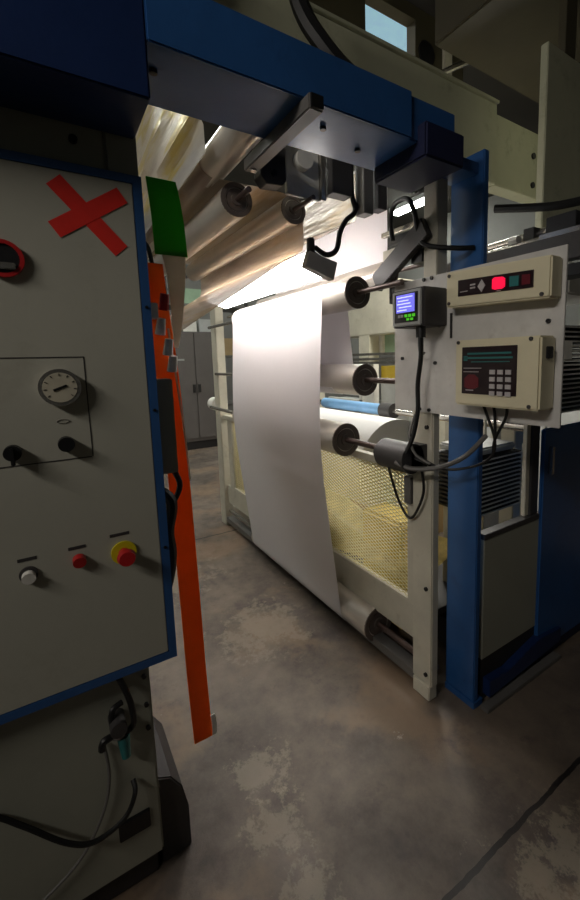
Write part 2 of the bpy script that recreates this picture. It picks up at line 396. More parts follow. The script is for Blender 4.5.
bm = bmesh.new(); prism(bm, [(.165, 0), (.25, 0), (.25, .14), (.235, .22), (.205, .27), (.165, .29)], 'x', -1.5, -1.22)
finish('side_guard', bm, 'darkgrey', cab, bevel=.004)
pbox('side_bracket', 'cabgrey', cab, -1.26, -1.2, .165, .285, 1.2, 1.46, bevel=.003)
ptube('side_cable', 'rubber', cab, [(-1.25, .2, 1.17), (-1.22, .262, 1.12), (-1.22, .25, 1.03), (-1.23, .255, .95), (-1.24, .235, .85), (-1.25, .2, .8)], .016)
ptube('side_cable', 'rubber', cab, [(-1.25, .27, 1.22), (-1.24, .295, 1.15), (-1.23, .25, 1.08), (-1.24, .2, 1.02)], .008)
for (y_, z_, m_) in ((.285, 1.665, 'redbtn'), (.272, 1.60, 'white'), (.288, 1.545, 'white'), (.296, 1.50, 'white')):
    pcyl('cable_joint', m_, cab, (-1.215, y_, z_+.022), (-1.225, y_-.004, z_-.02), .011, 9, .014)
pbox('cable_clip', 'white', cab, -1.235, -1.2, .24, .262, 1.62, 1.66)

# ------------------------------------------------------------------ strips hanging beside the cabinet
def ribbon(name, m, pts, w, th, label, cat, group=None, wdir=(0, 1, 0)):
    P = smooth_pts(pts, 6); bm = bmesh.new(); wd = Vector(wdir).normalized(); L = []
    n = len(P)
    for i, p in enumerate(P):
        ww = w[0]+(w[1]-w[0])*i/(n-1) if isinstance(w, tuple) else w
        d = (P[min(i+1, n-1)]-P[max(i-1, 0)]).normalized(); nn = d.cross(wd).normalized()
        L.append([bm.verts.new(p+wd*sa*ww/2+nn*sb*th/2) for sa, sb in ((-1, -1), (1, -1), (1, 1), (-1, 1))])
    for A, B in zip(L, L[1:]):
        for k in range(4): bm.faces.new((A[k], A[(k+1) % 4], B[(k+1) % 4], B[k]))
    bm.faces.new(L[0]); bm.faces.new(L[-1])
    o = finish(name, bm, m, smooth=False); return tag(o, label, cat, group)
ribbon('green_strip', 'green', [(-1.235, .3, 1.985), (-1.225, .302, 1.95), (-1.222, .308, 1.88), (-1.225, .312, 1.79)], (.075, .085), .004, 'bright green plastic strip beside the top corner of the cabinet', 'strip')
ribbon('cream_strap', 'tape', [(-1.225, .317, 1.80), (-1.23, .322, 1.73), (-1.235, .318, 1.62), (-1.24, .312, 1.545)], (.066, .010), .004, 'cream webbing strap narrowing downwards below the green strip', 'strap')
ob = thing('barrier_strap', 'long bright orange strap hanging down beside the grey cabinet', 'strap', (-1.3, .33, .26))
def rib(name, m, parent, pts, w, th, wdir=(0, 1, 0), label=None):
    o = ribbon(name, m, pts, w, th, 'x', 'x'); del o['category']; del o['label']
    w0 = Vector(o['_w']); o.parent = parent; o.location = w0-Vector(parent['_w'])
    if label: o['label'] = label
    return o
rib('strap', 'orange', ob, [(-1.27, .266, 1.775), (-1.275, .275, 1.66), (-1.28, .29, 1.5), (-1.285, .30, 1.3), (-1.295, .308, 1.1), (-1.3, .315, .8), (-1.3, .32, .5), (-1.3, .328, .262)], (.062, .060), .006)
rib('edge_binding', 'tape', ob, [(-1.268, .30, 1.6), (-1.274, .312, 1.48), (-1.28, .328, 1.3), (-1.288, .337, 1.15)], .004, .009, label='pale bound edge')
rib('torn_end', 'white', ob, [(-1.294, .360, .34), (-1.291, .364, .31), (-1.292, .362, .268)], .014, .003, label='white torn end')
ptube('ceiling_hook', 'black', ob, [(-1.27, .27, 1.775), (-1.275, .262, 1.82), (-1.3, .24, 1.85), (-1.3, .2, 1.86)], .006)

# ------------------------------------------------------------------ blue gantry
ga = thing('gantry_beam', 'blue steel gantry beam running overhead from the cabinet to the blue post', 'beam', (-1.1, .6, 2.15))
pbox('beam', 'blue', ga, -1.215, -.99, .232, 1.17, 2.15, 2.275, bevel=.004)
pbox('fascia', 'shaded_blue', ga, -1.175, -.985, -1.1, .231, 2.04, 2.275, bevel=.004)  # dim light on this face is put into its darker blue
pbox('flange', 'blue', ga, -1.0, -.982, .231, .97, 2.15, 2.28, bevel=.003)
for x, y in ((-1.07, .26), (-1.07, .71), (-1.12, .87)): pcyl('bolt', 'black', ga, (x, y, 2.15), (x, y, 2.142), .009, 12)
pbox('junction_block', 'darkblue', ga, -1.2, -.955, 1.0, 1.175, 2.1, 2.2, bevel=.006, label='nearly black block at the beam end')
po = thing('gantry_post', 'blue steel post standing behind the controller plate', 'post', (-1.1, 1.45, 0))
pbox('post', 'blue', po, -1.2, -1.045, 1.395, 1.425, 0.03, 2.25, bevel=.004)
pbox('foot_plate', 'blue', po, -1.2, -1.04, 1.39, 1.45, 0, .03)
pbox('head_plate', 'blue', po, -1.2, -1.07, 1.17, 1.395, 2.17, 2.21)

ab = thing('angle_bar', 'dark grey square bar bolted crosswise under the blue beam', 'bar', (-1.15, .61, 2.12))
pbox('bar', 'midgrey', ab, -1.36, -.95, .592, .634, 2.112, 2.149, bevel=.003)
pbox('end_plug', 'black', ab, -.951, -.944, .595, .631, 2.115, 2.146, bevel=.001)
pcyl('bolt', 'steel', ab, (-1.33, .612, 2.112), (-1.33, .612, 2.105), .01, 12)

# ------------------------------------------------------------------ unwinding machine frame (white)
fr = thing('unwinding_stand', 'off white unwinding stand with mesh guard under the paper web', 'machine', (-2.5, 1.3, 0))
pbox('leg', 'cream', fr, -1.285, -1.17, 1.27, 1.312, .07, 1.29, bevel=.005)
pbox('foot', 'cream', fr, -1.28, -1.18, 1.267, 1.318, 0, .07, bevel=.004)
pbox('upper_post', 'cream', fr, -1.235, -1.165, 1.28, 1.34, 1.29, 2.2, bevel=.003)
pbox('leg', 'cream', fr, -3.82, -3.69, 1.27, 1.345, .0, 2.35, bevel=.005)
pbox('leg', 'cream', fr, -3.82, -3.7, 2.3, 2.4, 0, 2.45, bevel=.005)
pbox('leg', 'cream', fr, -1.6, -1.5, 2.35, 2.45, 0, 1.15, bevel=.005)
pbox('skirting_panel', 'cream', fr, -3.69, -1.285, 1.3, 1.325, .22, .385)
pbox('guard_rail', 'cream', fr, -3.69, -1.285, 1.29, 1.33, 1.0, 1.035)
pbox('base_rail', 'midgrey', fr, -3.69, -1.285, 1.275, 1.34, .04, .085, label='grey base rail')
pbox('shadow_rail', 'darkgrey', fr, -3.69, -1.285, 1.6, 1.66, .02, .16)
bm = bmesh.new(); box(bm, -3.6, -3.5, 1.296, 1.33, .385, 1.0); box(bm, -1.34, -1.285, 1.294, 1.332, .385, 1.0); box(bm, -3.5, -1.34, 1.296, 1.33, .385, .4)
finish('guard_frame', bm, 'cream', fr)
bm = bmesh.new(); sl = .42; pitch = .018; X0, X1, Z0, Z1 = -3.5, -1.34, .4, 1.0
for s in (1, -1):
    kk = -int((X1-X0)*sl/pitch)-2
    while kk*pitch < (Z1-Z0)+(X1-X0)*sl+.1:
        # line z = c + s*sl*(x-X0)
        c = Z0+kk*pitch if s > 0 else Z0+kk*pitch
        xs = []
        xa, xb = X0, X1
        za, zb = c+s*sl*0, c+s*sl*(X1-X0)
        lo_t, hi_t = 0, 1
        dz = zb-za
        for bound, sign in ((Z0, 1), (Z1, -1)):
            fa, fb = (za-bound)*sign, (zb-bound)*sign
            if fa < 0 and fb < 0: lo_t, hi_t = 1, 0; break
            if fa < 0: lo_t = max(lo_t, fa/(fa-fb))
            if fb < 0: hi_t = min(hi_t, fa/(fa-fb))
        if hi_t-lo_t > .002:
            bar(bm, (xa+(xb-xa)*lo_t, 1.31+s*.001, za+dz*lo_t), (xa+(xb-xa)*hi_t, 1.31+s*.001, za+dz*hi_t), .002, .0042)
        kk += 1
finish('mesh_guard', bm, 'mesh', fr, label='expanded metal mesh guard')
bm = bmesh.new(); prism(bm, [(1.345, .0), (1.345, .16), (1.6, .12), (2.3, .12), (2.3, 0)], 'x', -3.8, -3.72); finish('side_plate', bm, 'cream', fr)
pbox('side_rail', 'cream', fr, -3.79, -3.73, 1.345, 2.3, .95, 1.05)
pcyl('hand_wheel', 'white', fr, (-3.95, 1.3, 1.12), (-3.82, 1.3, 1.12), .06, 24, label='white hand knob')
for z in (.12, 1.22, .52): pcyl('bolt', 'black', fr, (-1.2, 1.27, z), (-1.2, 1.262, z), .009, 12)
pbox('latch', 'midgrey', fr, -1.33, -1.29, 1.262, 1.296, .87, .99)

# ------------------------------------------------------------------ rollers
p = arc(1.315, .14, .0925, -90, -183, 8)
p = [(1.40, .05)]+p+line((1.2215, .16), (1.115, 1.04), 18)[1:]+line((1.112, 1.10), (1.1525, 1.80), 16)+arc(1.228, 1.806, .0755, 178, 0, 14)+line((1.3035, 1.80), (1.3445, 1.41), 6)[1:]+arc(1.267, 1.402, .0785, 0, -150, 8)
for _ in range(25):
    p = [p[0]]+[((p[i-1][0]+2*p[i][0]+p[i+1][0])/4, p[i][1]) if .4 < p[i][1] < 1.65 and p[i][0] < 1.215 else p[i] for i in range(1, len(p)-1)]+[p[-1]]
web_profile = p
yL = min(q[0] for q in p)+.0835
def roller(y, z, r, xe, label, xl=-3.0, shaft=.28, m='chrome', group='steel idler rollers', ysh=0):
    t = thing('idler_roller', label, 'roller', (xe, y, z), group)
    pcyl('barrel', m, t, (xl, y, z), (xe, y, z), r, 40)
    bm = bmesh.new(); ring(bm, (xe-.002, y, z), (xe+.006, y, z), r, r*.72); ring(bm, (xe-.002, y, z), (xe+.003, y, z), r*.66, r*.3)
    cyl(bm, (xe-.002, y, z), (xe+.012, y, z), r*.36, 24)
    finish('end_disc', bm, 'endcap', t, smooth=True)
    pcyl('shaft', 'shaft', t, (xe+.01, y, z), (xe+shaft, y, z), r*.17, 16)
    pcyl('shaft', 'steel', t, (-3.74, y, z), (xl, y, z), r*.17, 16)
    return t
roller(1.228, 1.806, .073, -1.6, 'steel roller that the white paper web passes over at the top', shaft=.3)
roller(1.367+.04, 1.905, .06, -1.585, 'smaller steel roller just behind the top web roller', shaft=.3)
roller(1.267, 1.402, .076, -1.6, 'steel roller at mid height beside the white web', shaft=.36)
roller(yL, 1.108, .082, -1.68, 'steel roller behind the web just above the mesh guard', shaft=.34)
roller(1.315, .14, .09, -1.58, 'lowest roller near the floor at the web bottom', shaft=.4)
roller(.66, 2.11, .062, -1.6, 'overhead film roller below the dark square bar', shaft=.12)
roller(.905, 2.115, .056, -1.6, 'overhead film roller below the pale hanging plate', shaft=.16)
roller(.59, 2.232, .056, -1.24, 'overhead film roller rising behind the blue beam nearest the green strip', shaft=.02)

bb = thing('bearing_block', 'round dark grey bearing block on the white frame leg with cables', 'bearing', (-1.3, 1.2, 1.1))
pcyl('housing', 'darkgrey', bb, (-1.37, 1.19, 1.10), (-1.2, 1.19, 1.10), .062, 28)
pcyl('collar', 'darkgrey', bb, (-1.395, 1.19, 1.10), (-1.37, 1.19, 1.10), .045, 24)
pbox('bracket', 'darkgrey', bb, -1.29, -1.2, 1.18, 1.272, 1.05, 1.15)

# ------------------------------------------------------------------ webs
p = web_profile
w = sheet('paper_web', 'paper', p, -2.97, -1.785, nx=8)
tag(w, 'broad white paper web hanging over the rollers down to the floor', 'paper web')
p = line((1.47, 2.5), (1.4685, 1.92), 6)+arc(1.407, 1.905, .0625, 0, -80, 6)
w = sheet('upper_paper_web', 'paper', p, -2.9, -1.66, nx=6)
tag(w, 'short white web dropping from above onto the small roller behind', 'paper web')

p = line((.39, 1.595), (.955, 1.968), 12)+line((.963, 2.0), (.963, 2.11), 3)+arc(.905, 2.115, .0585, 0, 90, 5)+line((.88, 2.175), (.61, 2.175), 6)+arc(.59, 2.232, .0585, -90, -230, 8)
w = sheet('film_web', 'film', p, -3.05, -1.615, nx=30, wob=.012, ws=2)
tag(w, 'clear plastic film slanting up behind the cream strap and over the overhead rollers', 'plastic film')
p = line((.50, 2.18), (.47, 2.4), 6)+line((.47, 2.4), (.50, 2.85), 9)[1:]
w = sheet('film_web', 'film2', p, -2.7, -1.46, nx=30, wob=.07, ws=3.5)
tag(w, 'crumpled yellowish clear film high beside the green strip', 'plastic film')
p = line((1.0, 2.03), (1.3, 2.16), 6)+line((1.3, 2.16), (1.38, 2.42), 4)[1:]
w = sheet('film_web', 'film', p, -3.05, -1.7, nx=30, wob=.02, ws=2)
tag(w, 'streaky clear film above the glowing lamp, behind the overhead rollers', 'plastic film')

# ------------------------------------------------------------------ inspection lamp above the web
la = thing('inspection_lamp', 'bright white lamp panel above the top of the paper web', 'lamp', (-2.4, .95, 1.95))
bm = bmesh.new(); prism(bm, [(1.108, 1.882), (.975, 1.918), (.985, 1.965), (1.1, 1.935)], 'x', -2.97, -1.66); finish('diffuser', bm, 'lamp', la)
bm = bmesh.new(); prism(bm, [(1.1, 1.937), (.985, 1.967), (1.02, 1.985), (1.09, 1.965)], 'x', -3.0, -1.65); finish('housing', bm, 'ltgrey', la)
pbox('hanger', 'darkgrey', la, -2.96, -2.93, 1.03, 1.06, 1.98, 2.3)

# ------------------------------------------------------------------ hanging hardware under the overhead beam
hp = thing('hanging_plate', 'pale grey plate with a round boss hanging beneath the blue beam', 'plate', (-1.48, .9, 2.13))
pbox('plate', 'white', hp, -1.5, -1.485, .815, .96, 2.125, 2.6)
pcyl('boss', 'white', hp, (-1.485, .88, 2.25), (-1.45, .88, 2.25), .035, 24)
pbox('edge_strip', 'steel', hp, -1.5, -1.47, .962, .985, 2.125, 2.6)
hb = thing('hanging_bracket', 'dark square bracket holding the nearest overhead film roller', 'bracket', (-1.46, .74, 2.12))
bm = bmesh.new(); prism(bm, [(.69, 2.15), (.71, 2.125), (.775, 2.13), (.79, 2.15), (.79, 2.6), (.69, 2.6)], 'x', -1.5, -1.44); finish('bracket', bm, 'darkgrey', hb, bevel=.002)
pcyl('bolt', 'black', hb, (-1.44, .74, 2.165), (-1.432, .74, 2.165), .011, 12)
for i, (y0, y1, zb, lab) in enumerate([(.995, 1.09, 2.15, 'dark bracket hanging next to the pale hanging plate'), (1.15, 1.2, 2.1, 'narrow dark bracket hanging beside the black looped cable'), (1.225, 1.275, 2.13, 'narrow dark bracket hanging nearest the white upright')]):
    b_ = tag(pbox('hanging_bracket', 'darkgrey' if i != 1 else 'midgrey', None, -1.5, -1.44, y0, y1, zb, 2.6), lab, 'bracket')
wp = tag(pbox('white_plate', 'plate', None, -1.56, -1.545, 1.03, 1.26, 1.90, 2.16), 'white rectangular plate behind the small grey sensor', 'plate')
bpy.data.objects.remove(wp)
se = thing('web_sensor', 'small grey sensor box hanging on a cable before the web top', 'sensor', (-1.5, .97, 1.86))
bm = bmesh.new(); prism(bm, [(.893, 1.872), (.913, 1.932), (1.045, 1.90), (1.025, 1.828)], 'x', -1.53, -1.49)
finish('sensor_head', bm, 'sensor', se, bevel=.002)
pbox('stub', 'darkgrey', se, -1.52, -1.495, .915, .94, 1.91, 1.985)
ptube('cable', 'rubber', se, [(-1.5, 1.13, 2.35), (-1.5, 1.13, 2.2), (-1.49, 1.14, 2.12), (-1.49, 1.09, 2.07), (-1.49, 1.06, 2.02), (-1.49, 1.04, 1.95), (-1.49, .99, 1.925), (-1.5, .94, 1.95)], .011)

# swing arm from the small roller to the post
sa = thing('swing_arm', 'dark grey diagonal arm carrying the small roller by the white upright', 'arm', (-1.35, 1.3, 1.9))
bm = bmesh.new(); bar(bm, (-1.51, 1.27, 1.835), (-1.2, 1.262, 2.0), .03, .085); finish('arm', bm, 'darkgrey', sa, bevel=.004)
pbox('motor', 'darkgrey', sa, -1.45, -1.36, 1.29, 1.38, 1.74, 1.83)
pbox('clamp', 'black', sa, -1.3, -1.237, 1.276, 1.36, 1.88, 1.93)
tr = thing('tension_bar', 'black and bright steel bars between hanging bracket and white upright', 'bar', (-1.35, 1.3, 2.0))
pbox('bar', 'steel', tr, -1.5, -1.235, 1.29, 1.31, 2.03, 2.05)
pbox('bar', 'black', tr, -1.46, -1.235, 1.29, 1.32, 1.985, 2.02)
pbox('bar', 'cream', tr, -1.5, -1.235, 1.3, 1.33, 1.925, 1.975)
o = ptube('cable', 'rubber', None, [(-1.39, 1.26, 1.99), (-1.39, 1.25, 2.06), (-1.36, 1.24, 2.12), (-1.28, 1.235, 2.12), (-1.24, 1.235, 2.06), (-1.24, 1.26, 1.98), (-1.2, 1.26, 1.93), (-1.12, 1.33, 1.91), (-1.08, 1.39, 1.91)], .010)
tag(o, 'black cable arching over the white upright onto the blue post', 'cable')
o = ptube('cable', 'rubber', None, [(-1.32, 1.33, 2.2), (-1.3, 1.3, 2.16), (-1.25, 1.28, 2.15), (-1.2, 1.3, 2.2)], .008)
tag(o, 'short slack black cable under the dark beam end', 'cable')

# ------------------------------------------------------------------ controller plate with three controllers
mp = thing('mounting_plate', 'off white mounting plate carrying three controllers at the blue post', 'plate', (-1.01, 1.255, 1.28))
pbox('plate', 'plate', mp, -1.37, -.655, 1.25, 1.258, 1.283, 1.808, bevel=.001)
pbox('bracket', 'cream', mp, -1.25, -1.16, 1.258, 1.27, 1.34, 1.78)
for x, z in ((-1.2, 1.8), (-1.16, 1.8), (-1.22, 1.295), (-1.17, 1.295), (-1.32, 1.5), (-1.12, 1.62), (-1.14, 1.48), (-.7, 1.6)):
    pcyl('bolt', 'black', mp, (x, 1.25, z), (x, 1.243, z), .007, 10)
pbox('slot', 'lockdark', mp, -1.07, -1.06, 1.2475, 1.2502, 1.57, 1.66, bevel=0)
# display controller
dc = thing('display_controller', 'small grey box with lit violet display and green keys, left of the three', 'controller', (-1.17, 1.19, 1.62), 'controllers on the white plate')
pbox('housing', 'darkgrey', dc, -1.25, -1.085, 1.13, 1.25, 1.615, 1.752, bevel=.004)
bm = bmesh.new(); box(bm, -1.244, -1.093, 1.122, 1.13, 1.618, 1.747); finish('bezel', bm, 'ltgrey', dc, bevel=.004)
pbox('face', 'black', dc, -1.228, -1.108, 1.1195, 1.1225, 1.632, 1.737, bevel=.001)
s_ = pbox('screen', 'screen', dc, -1.215, -1.122, 1.117, 1.12, 1.668, 1.732, bevel=0, label='lit violet screen')
bm = bmesh.new()
for i, (z, a, b_) in enumerate(((1.722, -1.21, -1.13), (1.71, -1.205, -1.15), (1.699, -1.21, -1.14), (1.687, -1.2, -1.135), (1.676, -1.21, -1.16))): box(bm, a, b_, 1.1162, 1.1171, z-.0016, z+.0016)
finish('screen_lines', bm, 'lcdtext', s_)
for x in (-1.165, -1.145, -1.125):
    pbox('key', 'gled', dc, x-.006, x+.006, 1.116, 1.12, 1.65, 1.66, bevel=0, label='lit green key')
for x in (-1.2, -1.185): pbox('key', 'key', dc, x-.005, x+.005, 1.116, 1.12, 1.65, 1.66, bevel=0)
for x in (-1.155, -1.135): pbox('key', 'gled', dc, x-.006, x+.006, 1.116, 1.12, 1.638, 1.646, bevel=0, label='lit green key')
pcyl('cable_gland', 'black', dc, (-1.13, 1.16, 1.615), (-1.13, 1.16, 1.575), .018, 16)
# upper controller
uc = thing('strip_controller', 'long ivory control box with black strip and glowing red key, uppermost', 'controller', (-.86, 1.22, 1.66), 'controllers on the white plate')
bm = bmesh.new(); prism(bm, [(-1.04, 1.672), (-1.04, 1.792), (-.665, 1.776), (-.665, 1.66)], 'y', 1.19, 1.25); finish('housing', bm, 'box', uc, bevel=.005)
bm = bmesh.new(); prism(bm, [(-.985, 1.704), (-.985, 1.757), (-.716, 1.744), (-.716, 1.695)], 'y', 1.187, 1.1905); finish('key_strip', bm, 'panel', uc)
bm = bmesh.new(); prism(bm, [(-.85, 1.71), (-.85, 1.738), (-.842, 1.743), (-.815, 1.741), (-.806, 1.735), (-.806, 1.711), (-.814, 1.706), (-.842, 1.706)], 'y', 1.184, 1.188); finish('red_key', bm, 'rled', uc, label='glowing red key')
bm = bmesh.new(); prism(bm, [(-.79, 1.707), (-.79, 1.737), (-.76, 1.735), (-.76, 1.706)], 'y', 1.184, 1.188); finish('key', bm, 'teal', uc, label='dull green key')
bm = bmesh.new(); prism(bm, [(-.75, 1.706), (-.75, 1.735), (-.724, 1.733), (-.724, 1.705)], 'y', 1.184, 1.188); finish('key', bm, 'maroon', uc, label='dull red key')
bm = bmesh.new(); prism(bm, [(-.905, 1.725), (-.89, 1.745), (-.876, 1.725), (-.89, 1.706)], 'y', 1.185, 1.188); finish('arrow_keys', bm, 'key', uc)
for a in ((-.935, -.915, 1.732, 1.737), (-.935, -.915, 1.722, 1.727), (-.975, -.945, 1.716, 1.7185), (-.835, -.82, 1.7, 1.7025)): pbox('printed_line', 'key', uc, a[0], a[1], 1.186, 1.188, a[2], a[3], bevel=0)
for x, z in ((-1.025, 1.778), (-1.025, 1.685), (-.69, 1.672)): pcyl('screw', 'darkgrey', uc, (x, 1.19, z), (x, 1.186, z), .006, 10)
# keypad controller
kc = thing('keypad_controller', 'square ivory control box with black membrane keypad, lowest of the three', 'controller', (-.83, 1.21, 1.34), 'controllers on the white plate')
pbox('housing', 'box', kc, -.98, -.675, 1.17, 1.25, 1.338, 1.556, bevel=.006)
pn = pbox('membrane', 'panel', kc, -.948, -.747, 1.167, 1.171, 1.378, 1.532, bevel=.001, label='black and maroon membrane keypad')
bm = bmesh.new(); box(bm, -.925, -.765, 1.1655, 1.167, 1.507, 1.513); box(bm, -.94, -.76, 1.1655, 1.167, 1.493, 1.499); box(bm, -.94, -.925, 1.1655, 1.167, 1.487, 1.503); box(bm, -.91, -.77, 1.1655, 1.167, 1.482, 1.485)
finish('printed_band', bm, 'teal', pn)
for a in ((-.94, -.87, 1.462, 1.464), (-.94, -.88, 1.45, 1.452), (-.93, -.9, 1.389, 1.392)): pbox('printed_line', 'key', pn, a[0], a[1], 1.1655, 1.167, a[2], a[3], bevel=0)
bm = bmesh.new(); prism(bm, [(-.935+.06*0, 1.4), (-.935, 1.43), (-.92, 1.442), (-.895, 1.442), (-.88, 1.43), (-.88, 1.402), (-.895, 1.395), (-.92, 1.395)], 'y', 1.1655, 1.167); finish('round_patch', bm, 'maroon', pn)
for r_ in range(4):
    for c_ in range(3):
        x = -.838+c_*.028; z = 1.458-r_*.0225
        pbox('key', 'key', pn, x, x+.019, 1.164, 1.1675, z-.014, z, bevel=0)
for x, z in ((-.705, 1.548), (-.705, 1.35), (-.965, 1.548)): pcyl('screw', 'darkgrey', kc, (x, 1.17, z), (x, 1.166, z), .006, 10)
pbox('side_socket', 'black', kc, -.676, -.668, 1.195, 1.225, 1.49, 1.525)
# cables at the plate
def cable(label, pts, r=.006, m='rubber', group=None):
    return tag(ptube('cable', m, None, pts, r), label, 'cable', group)
cable('black cable dropping from the violet display box to the bearing block', [(-1.13, 1.16, 1.58), (-1.14, 1.17, 1.5), (-1.165, 1.18, 1.4), (-1.165, 1.18, 1.3), (-1.18, 1.17, 1.2), (-1.2, 1.15, 1.13)], .009)
cable('thin grey wire looping under the violet display box', [(-1.17, 1.2, 1.618), (-1.2, 1.22, 1.56), (-1.19, 1.22, 1.51), (-1.15, 1.2, 1.52)], .004, 'midgrey')
for i, x in enumerate((-.9, -.86, -.81)):
    cable(['left', 'middle', 'right'][i]+' of three thin black cables leaving the keypad box underneath', [(x, 1.22, 1.34), (x+.01*(1-i), 1.23, 1.3), (-.865, 1.24, 1.22), (-.9, 1.27, 1.15), (-1.0, 1.3, 1.09), (-1.1, 1.25, 1.07), (-1.2, 1.2, 1.1+.01*i)], .005, group='cables under the keypad box')
cable('grey cable bundle sagging from the post to the bearing block', [(-1.0, 1.38, 1.2), (-1.04, 1.3, 1.12), (-1.1, 1.22, 1.08), (-1.18, 1.16, 1.07), (-1.24, 1.13, 1.09)], .010, 'midgrey')
cable('black cable loop hanging in front of the mesh guard', [(-1.3, 1.15, 1.05), (-1.34, 1.2, .99), (-1.35, 1.24, .9), (-1.31, 1.25, .83), (-1.27, 1.25, .82), (-1.22, 1.24, .88), (-1.19, 1.24, .96), (-1.18, 1.22, 1.05)], .006)
cable('thin grey cable hanging over the upper frame leg', [(-1.2, 1.2, 1.28), (-1.2, 1.17, 1.2), (-1.17, 1.17, 1.13), (-1.1, 1.18, 1.1)], .005, 'midgrey')

# ------------------------------------------------------------------ right side of the machine
pbox_side = thing('lower_guard', 'dark grey side panel between the blue post and blue cover', 'panel', (-1.06, 1.65, .2))
pbox('panel', 'cabgrey', pbox_side, -1.09, -1.05, 1.452, 1.859, .2, .74)
pbox('kick_plate', 'lockdark', pbox_side, -1.088, -1.055, 1.452, 1.9, 0, .2)
pbox('stile', 'darkgrey', pbox_side, -1.088, -1.06, 1.80, 1.859, .765, 1.25)
pbox('sill', 'darkgrey', pbox_side, -1.09, -1.048, 1.452, 1.859, .74, .765)
pbox('stile', 'cream', pbox_side, -1.09, -1.07, 1.77, 1.80, .765, 1.6)
bc = thing('side_cover', 'large blue machine side cover at the right edge', 'cover', (-1.08, 2.4, 0))
pbox('cover', 'blue', bc, -1.06, -1.04, 1.86, 3.2, .05, 1.165, bevel=.006)
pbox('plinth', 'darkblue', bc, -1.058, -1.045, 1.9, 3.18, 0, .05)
pbox('handle', 'steel', bc, -1.04, -1.02, 1.9, 1.92, .95, 1.08)
br = thing('base_skid', 'blue base skid on the floor behind the blue post', 'skid', (-1.06, 1.7, 0))
bm = bmesh.new(); prism(bm, [(1.47, .03), (1.47, .11), (1.6, .1), (1.85, .15), (2.05, .13), (2.05, .06), (1.7, .04)], 'x', -1.06, -1.02); finish('skid', bm, 'shaded_blue', br, bevel=.003)
pbox('ground_rail', 'midgrey', br, -1.03, -.99, 1.42, 2.0, 0, .02)

def rack(lab, x, y0, y1, z0, n, dz, depth):
    t = thing('tray_rack', lab, 'rack', (x, (y0+y1)/2, z0), 'tray racks at the machine side')
    for yy in (y0, y1):
        for xx in (x, x-depth): pcyl('upright', 'cream', t, (xx, yy, 0), (xx, yy, z0+n*dz+.02), .009, 10)
    for i in range(n):
        z = z0+i*dz; bm = bmesh.new(); box(bm, x-depth+.01, x-.006, y0+.01, y1-.01, z-.003, z+.009)
        tr_ = finish('tray', bm, 'lockdark', t)
        bm = bmesh.new(); cyl(bm, (x, y0, z), (x, y1, z), .0045, 8); finish('wire_lip', bm, 'white', tr_)
rack('low rack of thin dark trays seen through the gap by the blue post', -1.30, 1.73, 2.12, .7, 13, .0235, .3)
rack('tall rack of thin dark trays behind the blue cover at the right edge', -1.16, 2.14, 2.8, 1.2, 19, .0245, .4)
tag(pbox('label_card', 'white', None, -1.156, -1.152, 2.2, 2.29, 1.475, 1.57, bevel=0), 'small white printed card on the tray rack above the blue cover', 'card')
o = tag(pbox('paper_bundle', 'white', None, -1.5, -1.14, 2.2, 2.7, 1.8, 1.96, bevel=.01), 'white paper bundle stored on the tray rack at the right edge', 'paper bundle')
tag(pbox('parts_tray', 'ltgrey', None, -1.58, -1.32, 1.76, 2.08, 1.002, 1.04, bevel=.01), 'pale blue grey tray on top of the low tray rack', 'tray')
ww = thing('end_frame', 'cream machine end frame with two windows behind the tray racks', 'frame', (-1.9, 2.6, 0))
bm = bmesh.new()
for a in ((-1.95, -1.9, 2.46, 3.2, 0, .75), (-1.95, -1.9, 2.46, 3.2, 1.02, 1.1), (-1.95, -1.9, 2.46, 3.2, 1.25, 1.5), (-1.95, -1.9, 2.75, 2.9, .75, 1.5), (-1.95, -1.9, 2.46, 2.5, .75, 1.5), (-1.95, -1.9, 3.1, 3.2, .75, 1.5)): box(bm, *a)
finish('frame_plate', bm, 'cream', ww)
pbox('foot', 'cream', ww, -2.0, -1.85, 2.46, 3.2, 0, .04)

db = thing('dark_crossbar', 'dark steel crossbar above the controller plate running to the right', 'crossbar', (-.9, 1.7, 1.9))
pbox('crossbar', 'darkgrey', db, -1.6, -.35, 1.68, 1.74, 1.86, 1.955)
pbox('top_rail', 'steel', db, -1.02, -.35, 1.72, 1.74, 1.955, 1.985)
pbox('lower_rail', 'black', db, -1.02, -.35, 1.7, 1.8, 1.8, 1.845)
lk = thing('linkage', 'bright steel linkage with black clamps on the dark crossbar', 'linkage', (-1.05, 1.8, 1.96))
pcyl('rod', 'steel', lk, (-1.35, 1.85, 2.02), (-.95, 1.85, 2.03), .02, 16)
pcyl('rod', 'steel', lk, (-1.3, 1.78, 1.975), (-.98, 1.78, 1.985), .014, 16)
pcyl('end_nut', 'white', lk, (-1.2, 1.8, 2.01), (-1.16, 1.8, 2.01), .022, 8)
pbox('clamp', 'black', lk, -1.02, -.9, 1.77, 1.87, 1.955, 2.06)
pbox('clamp', 'black', lk, -1.14, -1.09, 1.8, 1.87, 1.97, 2.05)
cable('thick black hose running under the overhead beam to the right', [(-1.25, 1.75, 2.16), (-1.1, 1.8, 2.13), (-1.0, 1.85, 2.12), (-.85, 1.95, 2.14), (-.7, 2.1, 2.2)], .018)

